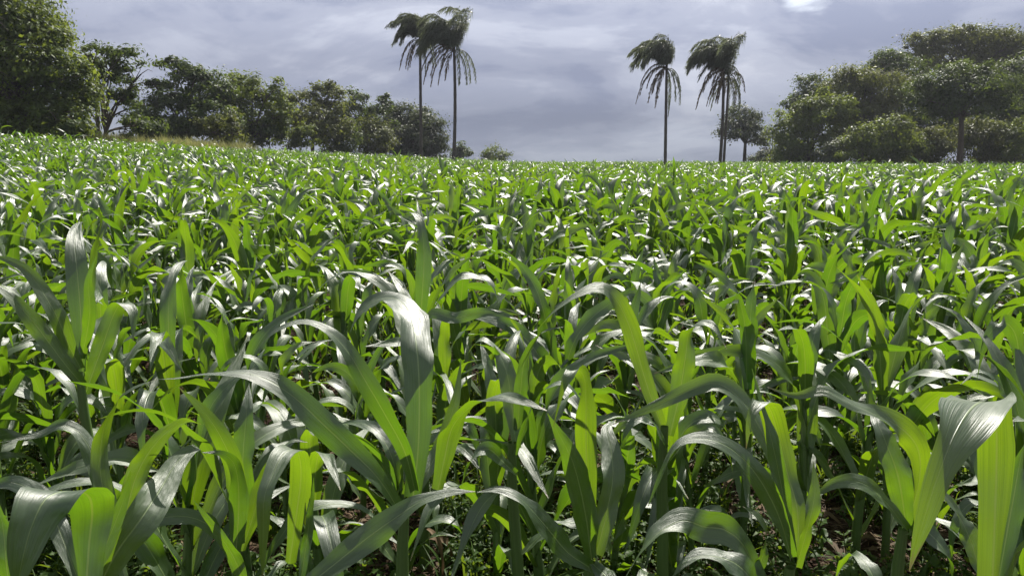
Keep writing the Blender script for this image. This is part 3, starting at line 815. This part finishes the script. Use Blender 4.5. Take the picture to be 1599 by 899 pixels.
def hero_plant(label, d, bpx, wh, leaves, seed):
    rg = np.random.default_rng(seed)
    W = at(wh[0], wh[1], d)
    bx = (bpx - 799.5) / FPX * d / CP
    b = np.array((bx, d, float(gz(bx, d)) - .03))
    root = empty('corn_plant', b)
    tag(root, label, 'corn', 'corn plants of the nearer rows')
    k = np.linspace(0, 1, 8)[:, None]
    pth = b * (1 - k) + W * k + np.array([[.012, 0, 0]]) * np.sin(k * 5)
    V, F, U = tube(pth, np.array([.019, .018, .0175, .017, .0165, .016, .014, .011]), 10)
    obj('stalk', mesh_from('corn_stalk', V - b, F, U, mat=M_STALK), root)
    for pts, wd, s0, s1 in leaves:
        P = np.array([at(px, py, d + dd) for px, py, dd in pts])
        n = 40
        C = spline(P, n)
        t = np.linspace(0, 1, n)[:, None]
        wd = wd * (.86 if wd > .095 else .74)
        if abs(s1[0]) < .35: s1 = (s1[0], s1[1], s1[2] * .58)
        S = unit(np.array(s0, float)) * (1 - sstep(.3, .8, t)) + unit(np.array(s1, float)) * sstep(.3, .8, t)
        Tn = unit(np.gradient(C, axis=0))
        S = unit(S - (S * Tn).sum(1, keepdims=True) * Tn)
        ro = (rg.uniform(.18, .42) * np.sin(2 * np.pi * t[:, 0] * rg.uniform(.9, 1.7) + rg.uniform(0, 6.28)) * sstep(.1, .35, t[:, 0]))[:, None]
        S = S * np.cos(ro) + np.cross(Tn, S) * np.sin(ro)
        V, F, U = ribbon(C, S, blade_width(n, wd, .62, .62 if wd > .08 else .42), 10, rg.uniform(.03, .12), rg.uniform(.06, .14), rg.uniform(2.0, 4.0), rg)
        obj('leaf', mesh_from('corn_leaf', V - b, F, U, mat=M_LEAF), root)
    # small leaves low on the stalk
    for q in range(3):
        f = rg.uniform(.15, .6)
        c = b * (1 - f) + W * f - b
        az = rg.uniform(0, 6.28)
        V, F, U = rand_leaf(rg, c, az, rg.uniform(.3, .5), R(rg.uniform(40, 60)), R(rg.uniform(80, 150)), rg.uniform(.035, .05), 0, rg.normal(0, .5))
        obj('leaf', mesh_from('corn_leaf', V, F, U, mat=M_LEAF), root)
    for q in range(2):
        f = rg.uniform(.08, .3)
        c = b * (1 - f) + W * f - b
        V, F, U = rand_leaf(rg, c, rg.uniform(0, 6.28), rg.uniform(.18, .34), R(rg.uniform(10, 40)), R(rg.uniform(80, 130)), rg.uniform(.018, .032), 0, rg.normal(0, 1.2), .3)
        tag(obj('withered_leaf', mesh_from('withered_leaf', V, F, U, np.full(len(V), rg.uniform(.5, 1)), M_STRAW), root), 'withered brown leaf low on the stalk')
    return b


hero_xy = []
for q, h in enumerate(HEROES):
    hero_xy.append(hero_plant(*h, seed=500 + q)[:2])
hero_xy = np.array(hero_xy)

# field layout: rows running slightly across the view
ROW, STEP = 0.78, 0.19
ang = R(14)
ca, sa = math.cos(ang), math.sin(ang)
rr, ss = np.meshgrid(np.arange(-220, 260), np.arange(-420, 420), indexing='ij')
q1 = rr.ravel() * ROW + rng.normal(0, .05, rr.size)
q2 = ss.ravel() * STEP + rng.normal(0, .06, rr.size)
fx = ca * q2 - sa * q1; fy = sa * q2 + ca * q1
pxx = 799.5 + fx / np.maximum(fy, .1) * FPX * CP
dmax = np.interp(pxx, [-100, 0, 200, 360, 500, 600, 700, 760, 1180, 1230, 1599, 1800], [40, 40, 47, 55, 66, 78, 100, 128, 128, 92, 67, 66])
ok = (fy > 1.85) & (fy < dmax) & (pxx > -140 - 220 / np.maximum(fy, 1)) & (pxx < 1740 + 220 / np.maximum(fy, 1)) & (rng.uniform(size=fx.size) > .06 + .24 * sstep(4, 9, fy))
fx, fy, pxx = fx[ok], fy[ok], pxx[ok]
dist = np.sqrt((fx[:, None] - hero_xy[None, :, 0]) ** 2 + (fy[:, None] - hero_xy[None, :, 1]) ** 2).min(1)
ok = (dist > .2) & ((fy > 2.35) | (rng.uniform(size=fx.size) < .6))
fx, fy, pxx = fx[ok], fy[ok], pxx[ok]
order = np.argsort(np.hypot(fx, fy))
fx, fy, pxx = fx[order], fy[order], pxx[order]
seen = (pxx > -30) & (pxx < 1630)
near_idx = np.nonzero(seen)[0][:300 - len(HEROES)]
LAND = [(-400, 'below the tallest left tree'), (110, 'below the airy left tree'), (235, 'below the dense tufted left tree'), (345, 'below the rounded left tree'),
        (440, 'below the wide olive left tree'), (540, 'below the narrow left tree'), (625, 'in line with the leftmost palm'), (682, 'in line with the second palm'),
        (740, 'below the low far tree'), (810, 'below the open sky'), (980, 'in line with the third palm'), (1080, 'in line with the rightmost palm'),
        (1145, 'below the solitary tree'), (1215, 'below the climber-covered tree'), (1310, 'below the olive right crown'), (1400, 'left of the umbrella tree trunk'), (1497, 'right of the umbrella tree trunk')]
ORD = 'first second third fourth fifth sixth seventh eighth ninth tenth eleventh twelfth thirteenth fourteenth fifteenth sixteenth seventeenth eighteenth'.split()
dn = np.hypot(fx[near_idx], fy[near_idx])
cut1, cut2 = np.percentile(dn, [33, 66])
rp = np.random.default_rng(77)
cells = {}
for ii in near_idx:
    band = ORD[min(len(ORD) - 1, max(0, int((fy[ii] - fx[ii] * math.tan(ang) - 1.6) / (ROW / ca))))] + ' row back'
    where = [n for x0, n in LAND if pxx[ii] >= x0][-1]
    cells.setdefault((band, where), []).append(ii)
for (band, where), members in cells.items():
    members.sort(key=lambda q: pxx[q])
    for k, ii in enumerate(members):
        m = len(members)
        which = 'green' if m == 1 else ('leftmost' if k == 0 else 'rightmost' if k == m - 1 else 'middle' if m == 3 else ORD[k])
        lb = '%s corn plant in the %s, %s' % (which, band, where)
        put_plant(int(rp.integers(NPROTO)), (fx[ii], fy[ii], float(gz(fx[ii], fy[ii]))), rp.uniform(0, 6.28), rp.uniform(.80, 1.10) * np.interp(fy[ii], [2.5, 9], [.92, 1.14]), rp.normal(0, .05, 2), lb, 'corn plants of the nearer rows')
rest = np.setdiff1d(np.arange(len(fx)), near_idx)


# ------------------------------------------------------------------ scattered masses (geometry nodes instances)
def scatter(name, pts, rot, scl, idx, protos_me, label):
    pc = bpy.data.collections.new(name + '_kinds')
    for k, me in enumerate(protos_me):
        pc.objects.link(bpy.data.objects.new('%s_%02d' % (name, k), me))
    me = bpy.data.meshes.new(name)
    me.vertices.add(len(pts)); me.vertices.foreach_set('co', np.asarray(pts, np.float32).ravel())
    a = me.attributes.new('rot', 'FLOAT_VECTOR', 'POINT'); a.data.foreach_set('vector', np.asarray(rot, np.float32).ravel())
    a = me.attributes.new('scl', 'FLOAT', 'POINT'); a.data.foreach_set('value', np.asarray(scl, np.float32))
    a = me.attributes.new('idx', 'INT', 'POINT'); a.data.foreach_set('value', np.asarray(idx, np.int32))
    o = obj(name, me)
    tag(o, label, kind='stuff')
    ng = bpy.data.node_groups.new(name + '_scatter', 'GeometryNodeTree')
    ng.interface.new_socket('Geometry', in_out='INPUT', socket_type='NodeSocketGeometry')
    ng.interface.new_socket('Geometry', in_out='OUTPUT', socket_type='NodeSocketGeometry')
    gi = ng.nodes.new('NodeGroupInput'); go = ng.nodes.new('NodeGroupOutput')
    ci = ng.nodes.new('GeometryNodeCollectionInfo'); ci.inputs['Collection'].default_value = pc
    ci.inputs['Separate Children'].default_value = True; ci.inputs['Reset Children'].default_value = True
    ip = ng.nodes.new('GeometryNodeInstanceOnPoints'); ip.inputs['Pick Instance'].default_value = True

    def attr(nm, ty):
        x = ng.nodes.new('GeometryNodeInputNamedAttribute'); x.data_type = ty; x.inputs[0].default_value = nm
        return x.outputs[0]
    e2r = ng.nodes.new('FunctionNodeEulerToRotation')
    K = ng.links.new
    K(gi.outputs[0], ip.inputs['Points']); K(ci.outputs[0], ip.inputs['Instance'])
    K(attr('idx', 'INT'), ip.inputs['Instance Index'])
    K(attr('rot', 'FLOAT_VECTOR'), e2r.inputs[0]); K(e2r.outputs[0], ip.inputs['Rotation'])
    K(attr('scl', 'FLOAT'), ip.inputs['Scale'])
    K(ip.outputs[0], go.inputs[0])
    md = o.modifiers.new('scatter', 'NODES'); md.node_group = ng
    return o


def two_mat_mesh(name, st, lv):
    V, F, U = join(lv)
    nl = len(F)
    V2, F2, U2 = join([(V, F, U), st])
    me = mesh_from(name, V2, F2, U2, mat=M_LEAF)
    me.materials.append(M_STALK)
    mi = np.zeros(len(F2), np.int32); mi[nl:] = 1
    me.polygons.foreach_set('material_index', mi)
    return me


far_protos = []
for k in range(18):
    rg = np.random.default_rng(300 + k)
    st, lv = grow(rg, 1)
    far_protos.append(two_mat_mesh('corn_far', st, lv))
nr = len(rest)
far_pts = np.stack([fx[rest], fy[rest], gz(fx[rest], fy[rest])], 1)
far_scl = rp.uniform(.82, 1.12, nr) * np.interp(fy[rest], [3, 9], [.98, 1.14]) * (1 + .05 * np.sin(fx[rest] * .23) * np.sin(fy[rest] * .19 + 1))
tall = rp.uniform(size=nr) < .015
far_scl = np.where(tall, far_scl * 1.2, far_scl)
scatter('corn_crop', far_pts, np.stack([rp.normal(0, .06, nr), rp.normal(0, .06, nr), rp.uniform(0, 6.28, nr)], 1), far_scl, rp.integers(0, 18, nr), far_protos,
        'dense mass of young corn covering the field to the horizon')


def weed_mesh(kind, seed):
    rg = np.random.default_rng(seed)
    Vs, Fs, Ts, n = [], [], [], 0
    def add(V, F, t):
        nonlocal n
        Vs.append(V); Fs.append(F + n); Ts.append(np.full(len(V), t)); n += len(V)
    if kind == 'grass':
        for q in range(int(rg.integers(9, 16))):
            az = rg.uniform(0, 6.28); ln = rg.uniform(.08, .26); e0 = R(rg.uniform(50, 85))
            V, F, U = rand_leaf(rg, np.array([rg.normal(0, .015), rg.normal(0, .015), 0]), az, ln, e0, R(rg.uniform(30, 110)), rg.uniform(.006, .014), 1, rg.normal(0, .5))
            add(V, F, np.clip(rg.normal(.5, .25), 0, 1))
    elif kind == 'broad':
        for q in range(int(rg.integers(2, 5))):
            h = rg.uniform(.06, .2); lean = rg.normal(0, .04, 2)
            top = np.array([lean[0], lean[1], h])
            V, F, U = tube(np.array([[0, 0, 0], top * .5, top]), [.003, .0025, .0015], 4)
            add(V, F, .3)
            for k in range(int(rg.integers(4, 8))):
                p = top * rg.uniform(.35, 1)
                V, F, U = rand_leaf(rg, p, rg.uniform(0, 6.28), rg.uniform(.03, .07), R(rg.uniform(5, 50)), R(rg.uniform(20, 70)), rg.uniform(.014, .03), 1, rg.normal(0, .3))
                add(V, F, np.clip(rg.normal(.6, .25), 0, 1))
    else:                                       # loose straw and dead leaf scraps
        for q in range(14):
            a = rg.uniform(0, 6.28); ln = rg.uniform(.03, .16); w2 = rg.choice([.0015, .002, .003, .009])
            c = np.array([rg.normal(0, .12), rg.normal(0, .12), rg.uniform(.004, .03)])
            dv = np.array([math.cos(a), math.sin(a), rg.normal(0, .12)]) * ln / 2; sv = np.array([-math.sin(a), math.cos(a), rg.normal(0, .3)]) * w2
            up = np.array([0, 0, rg.uniform(0, .012)])
            add(np.array([c - dv - sv * .4, c - dv + sv * .4, c + up + sv, c + up - sv, c + dv + sv * .4, c + dv - sv * .4]), np.array([[0, 1, 2, 3], [3, 2, 4, 5]]), np.clip(rg.normal(.45, .3), 0, 1))
    mt = M_STRAW if kind == 'straw' else M_WEED
    return mesh_from(kind, np.concatenate(Vs), np.concatenate(Fs), colr=np.concatenate(Ts), mat=mt, smooth=kind != 'straw')


def wedge(n, d0, d1, seed, pw=1.6):
    rg = np.random.default_rng(seed)
    d = d0 + (d1 - d0) * rg.uniform(size=n) ** pw
    x = rg.uniform(-.78, .78, n) * d
    return x, d, rg


x, y, rg = wedge(10500, 1.3, 13, 5, 1.35)
clump = np.sin(x * 3.1 + 1) * np.sin(y * 2.7) + .5 * np.sin(x * 7 + y * 5)
k = clump + rg.normal(0, .6, len(x)) > -.35
x, y = x[k], y[k]; n = len(x)
kinds = [weed_mesh('grass', s) for s in (1, 2, 3, 4)] + [weed_mesh('broad', s) for s in (5, 6, 7, 8, 9)]
scatter('weeds', np.stack([x, y, gz(x, y) - .005], 1), np.stack([rg.normal(0, .1, n), rg.normal(0, .1, n), rg.uniform(0, 6.28, n)], 1), rg.uniform(.45, 1.3, n), rg.integers(0, 9, n), kinds,
        'low green weeds and grass tufts between the corn stalks')
x, y, rg = wedge(5000, 1.3, 11, 6, 1.3); n = len(x)
scatter('straw_litter', np.stack([x, y, gz(x, y) + .004], 1), np.stack([np.zeros(n), np.zeros(n), rg.uniform(0, 6.28, n)], 1), rg.uniform(.7, 1.3, n), rg.integers(0, 4, n),
        [weed_mesh('straw', s) for s in (11, 12, 13, 14)], 'dry straw and dead leaf scraps lying on the soil')
# tall dry grass under the left trees
n = 900
rg = np.random.default_rng(9)
px_ = rg.uniform(130, 400, n); d_ = rg.uniform(0, 4, n) + np.interp(px_, [130, 400], [45.5, 56])
xx = (px_ - 799.5) / FPX * d_ / CP
dg = []
for s in range(5):
    r2 = np.random.default_rng(40 + s); Vs, Fs, Ts, m = [], [], [], 0
    for q in range(26):
        V, F, U = rand_leaf(r2, np.array([r2.normal(0, .12), r2.normal(0, .12), 0]), r2.uniform(0, 6.28), r2.uniform(.8, 1.5), R(r2.uniform(68, 88)), R(r2.uniform(15, 70)), .03, 1, .3)
        Vs.append(V); Fs.append(F + m); Ts.append(np.full(len(V), r2.uniform(0, 1))); m += len(V)
    dg.append(mesh_from('dry_grass', np.concatenate(Vs), np.concatenate(Fs), colr=np.concatenate(Ts), mat=M_DRYGRASS))
scatter('dry_grass', np.stack([xx, d_, gz(xx, d_)], 1), np.stack([np.zeros(n), np.zeros(n), rg.uniform(0, 6.28, n)], 1), rg.uniform(1.05, 1.45, n), rg.integers(0, 5, n), dg,
        'strip of tall yellowish dry grass under the left trees')

# ------------------------------------------------------------------ light haze over the field
hm, ht = new_mat('haze_air')
hv = ht.nodes.new('ShaderNodeVolumePrincipled'); ho = ht.nodes.new('ShaderNodeOutputMaterial')
hv.inputs['Color'].default_value = (0.80, 0.84, 0.95, 1); hv.inputs['Density'].default_value = 0.0003; hv.inputs['Anisotropy'].default_value = 0.3
ht.links.new(hv.outputs[0], ho.inputs['Volume'])
x0, x1, y0, y1, z0, z1 = -430, 430, -45, 610, -3, 24
V = np.array([(x, y, z) for x in (x0, x1) for y in (y0, y1) for z in (z0, z1)], float)
haze = obj('haze', mesh_from('haze', V, np.array([[0, 1, 3, 2], [4, 6, 7, 5], [0, 4, 5, 1], [2, 3, 7, 6], [0, 2, 6, 4], [1, 5, 7, 3]]), mat=hm, smooth=False))
tag(haze, 'thin pale haze in the air over the field', kind='stuff')
